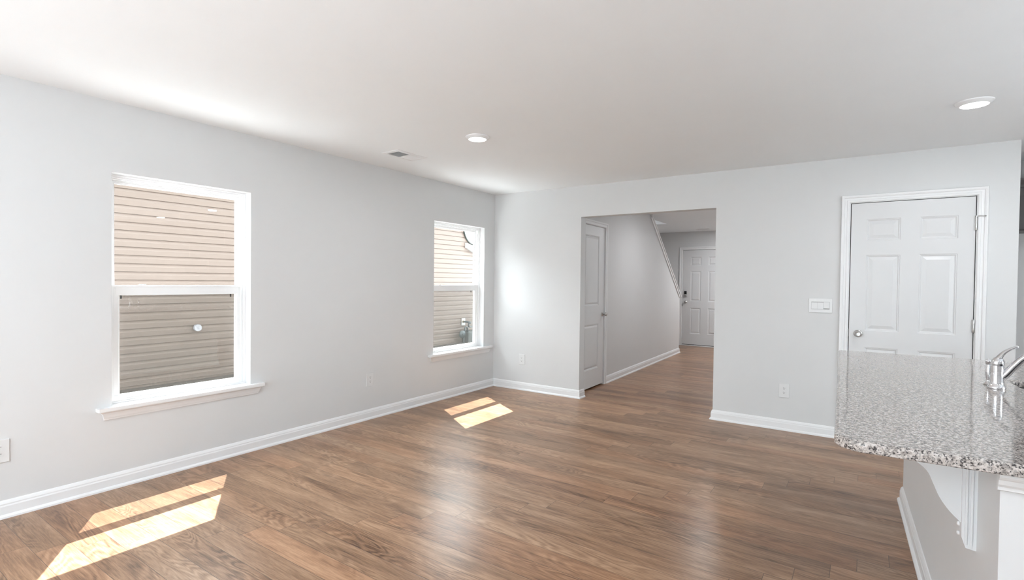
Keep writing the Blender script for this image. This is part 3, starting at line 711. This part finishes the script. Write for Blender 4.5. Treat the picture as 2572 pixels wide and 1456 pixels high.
lathe(bm, [(0, -.014), (.008, -.013), (.0108, -.007), (.0112, .003), (.0095, .012), (.006, .016), (0, .017)], (sx, sy, 1.012), (-.2, -.3, .55), 28); link('spray_head', bm, 'chrome', sp, True)

# ---------------------------------------------------------------- outdoors
bm = bmesh.new(); box(bm, (-3.9, -14, -.30), (-2.3, 14, -.032)); tag(link('ground', bm, 'gravel'), kind='structure')
bm = bmesh.new(); box(bm, (-30, -40, -.35), (30, -9.75, -.06)); box(bm, (-30, 6.1, -.35), (30, 30, -.06)); box(bm, (7.75, -9.75, -.35), (30, 6.1, -.06)); tag(link('ground_yard', bm, 'patio'), kind='structure')
bm = bmesh.new(); box(bm, (-2.3, -14, -.30), (-.15, 14, -.04)); tag(link('path', bm, 'patio'), kind='structure')  # unseen pale strip added to bounce sunlight up through the windows
nb = empty('neighboring_house', (-3.5, -2, 0), 'house next door clad in beige lap siding, seen through both windows', 'house')
bm = bmesh.new(); lap = .1006; n = 29; prof = [(-3.62, -.002)]
for i in range(n):
    z = i*lap
    prof += [(-3.492, z), (-3.492, z+.058), (-3.495, z+.064), (-3.5045, z+lap-.003), (-3.508, z+lap-.001)]
prof += [(-3.62, n*lap)]
for y0_, y1_ in ((-13, 9.5),):
    A = [bm.verts.new((p[0], y0_, p[1])) for p in prof]; B = [bm.verts.new((p[0], y1_, p[1])) for p in prof]
    for j in range(len(prof)-1): bm.faces.new([A[j], A[j+1], B[j+1], B[j]])
link('siding', bm, 'siding_vinyl', nb)
bm = bmesh.new(); box(bm, (-11, -13, -.2), (-3.62, 9.5, n*lap)); box(bm, (-3.62, -13, -.2), (-3.505, 9.5, -.004)); link('house_walls', bm, 'siding_vinyl', nb)
bm = bmesh.new(); prism(bm, [(-11.3, 2.918), (-3.28, 2.918), (-3.28, 3.02), (-7.3, 4.6), (-11.3, 3.02)], -13.3, 9.8, lambda p: (p[0], p[2], p[1])); link('house_roof', bm, 'shingle', nb)
# white vent pipe with a printed cap
vp = empty('vent_pipe', (-3.49, -2.03, .69), 'short white round vent pipe sticking out of the beige siding', 'vent pipe')
bm = bmesh.new(); lathe(bm, [(0, 0.0005), (.043, 0.0005), (.043, .038), (0, .038)], (-3.491, -2.003, .669), (1, .0, .0), 40); link('pipe', bm, 'pvc', vp, True)
bm = bmesh.new(); lathe(bm, [(0, .026), (.045, .026), (.0465, .029), (.0465, .050), (.044, .053), (0, .053)], (-3.492, -2.003, .669), (1, 0, 0), 40); cp = link('pipe_cap', bm, 'pvc', vp, True)
bm = bmesh.new()
for (dy, dz, w, h) in ((.0, .018, .004, .006), (0, .004, .018, .0018), (0, -.004, .014, .0012), (0, -.016, .007, .002)): box(bm, (-3.4392, -2.003+dy-w, .669+dz-h), (-3.4386, -2.003+dy+w, .669+dz+h))
link('printed_mark', bm, 'mark_grey', cp)
# gas meter set beyond the second window
gm = empty('gas_meter', (-3.3, 3.62, 0), 'grey green gas meter with pipes and round regulator beside the beige siding', 'gas meter')
bm = bmesh.new(); box(bm, (-3.43, 3.475, -.030), (-3.24, 3.82, .215), bev=.02); box(bm, (-3.41, 3.50, .21), (-3.26, 3.80, .235), bev=.01); link('meter_body', bm, 'meter_grey', gm)
bm = bmesh.new(); lathe(bm, [(0, 0), (.05, 0), (.078, .010), (.082, .022), (.082, .034), (.074, .044), (.045, .055), (.022, .062), (.022, .08), (0, .08)], (-3.36, 3.385, .165), (.95, -.25, 0), 28); link('regulator', bm, 'pipe_grey', gm, True)
bm = bmesh.new(); tube(bm, [(-3.33, 3.455, .17), (-3.33, 3.455, .25), (-3.33, 3.468, .300), (-3.33, 3.505, .318), (-3.33, 3.540, .300), (-3.33, 3.552, .25), (-3.33, 3.552, .21)], .017, 14); tube(bm, [(-3.33, 3.42, .17), (-3.33, 3.42, .05), (-3.33, 3.42, -.030)], .019, 14); link('inlet_pipe', bm, 'pipe_grey', gm, True)
bm = bmesh.new(); tube(bm, [(-3.455, 3.57, .425), (-3.40, 3.575, .425), (-3.33, 3.59, .42)], .019, 14); tube(bm, [(-3.33, 3.59, .42), (-3.33, 3.59, .37), (-3.33, 3.595, .33), (-3.33, 3.62, .315), (-3.33, 3.68, .312), (-3.33, 3.74, .31), (-3.33, 3.755, .28), (-3.33, 3.755, .225)], .018, 14)
lathe(bm, [(0, -.03), (.02, -.025), (.029, 0), (.02, .025), (0, .03)], (-3.33, 3.635, .408), (0, 1, 0), 20); tube(bm, [(-3.33, 3.59, .415), (-3.33, 3.62, .41), (-3.33, 3.65, .408)], .014, 12); link('outlet_pipe', bm, 'pipe_grey', gm, True)
pp = empty('pipe_plate', (-3.478, 3.59, .34), 'small white plate on the siding where the gas pipe enters', 'wall plate')
bm = bmesh.new(); box(bm, (-3.4915, 3.525, .338), (-3.480, 3.650, .500), bev=.004); link('plate', bm, 'utility_white', pp)
bm = bmesh.new(); lathe(bm, [(0, 0), (.024, 0), (.024, .022), (0, .022)], (-3.480, 3.575, .425), (1, 0, 0), 18); link('pipe_collar', bm, 'valve_yellow', pp, True)
# round white fixture with dark rim above a white box
rd = empty('round_fixture', (-3.45, 3.95, 2.5), 'round white fixture with dark rim on the siding, high in the small window', 'wall fixture')
bm = bmesh.new(); lathe(bm, [(0, 0), (.375, 0), (.38, .008), (.38, .028), (.375, .032), (0, .032)], (-3.491, 3.925, 2.535), (1, 0, 0), 48); link('rim', bm, 'rubber_dark', rd, True)
bm = bmesh.new(); lathe(bm, [(0, .032), (.362, .032), (.355, .045), (.28, .06), (0, .07)], (-3.491, 3.925, 2.535), (1, 0, 0), 48); link('cover', bm, 'utility_white', rd, True)
bx = empty('utility_box', (-3.45, 3.9, 2.05), 'white box on the siding just below the round fixture', 'utility box')
bm = bmesh.new(); prism(bm, [(3.634, 2.078), (3.634, 2.19), (3.80, 2.145), (4.2, 2.14), (4.2, 1.88), (3.822, 2.008)], -3.491, -3.44, lambda p: (p[2], p[0], p[1])); link('box_cover', bm, 'utility_white', bx)
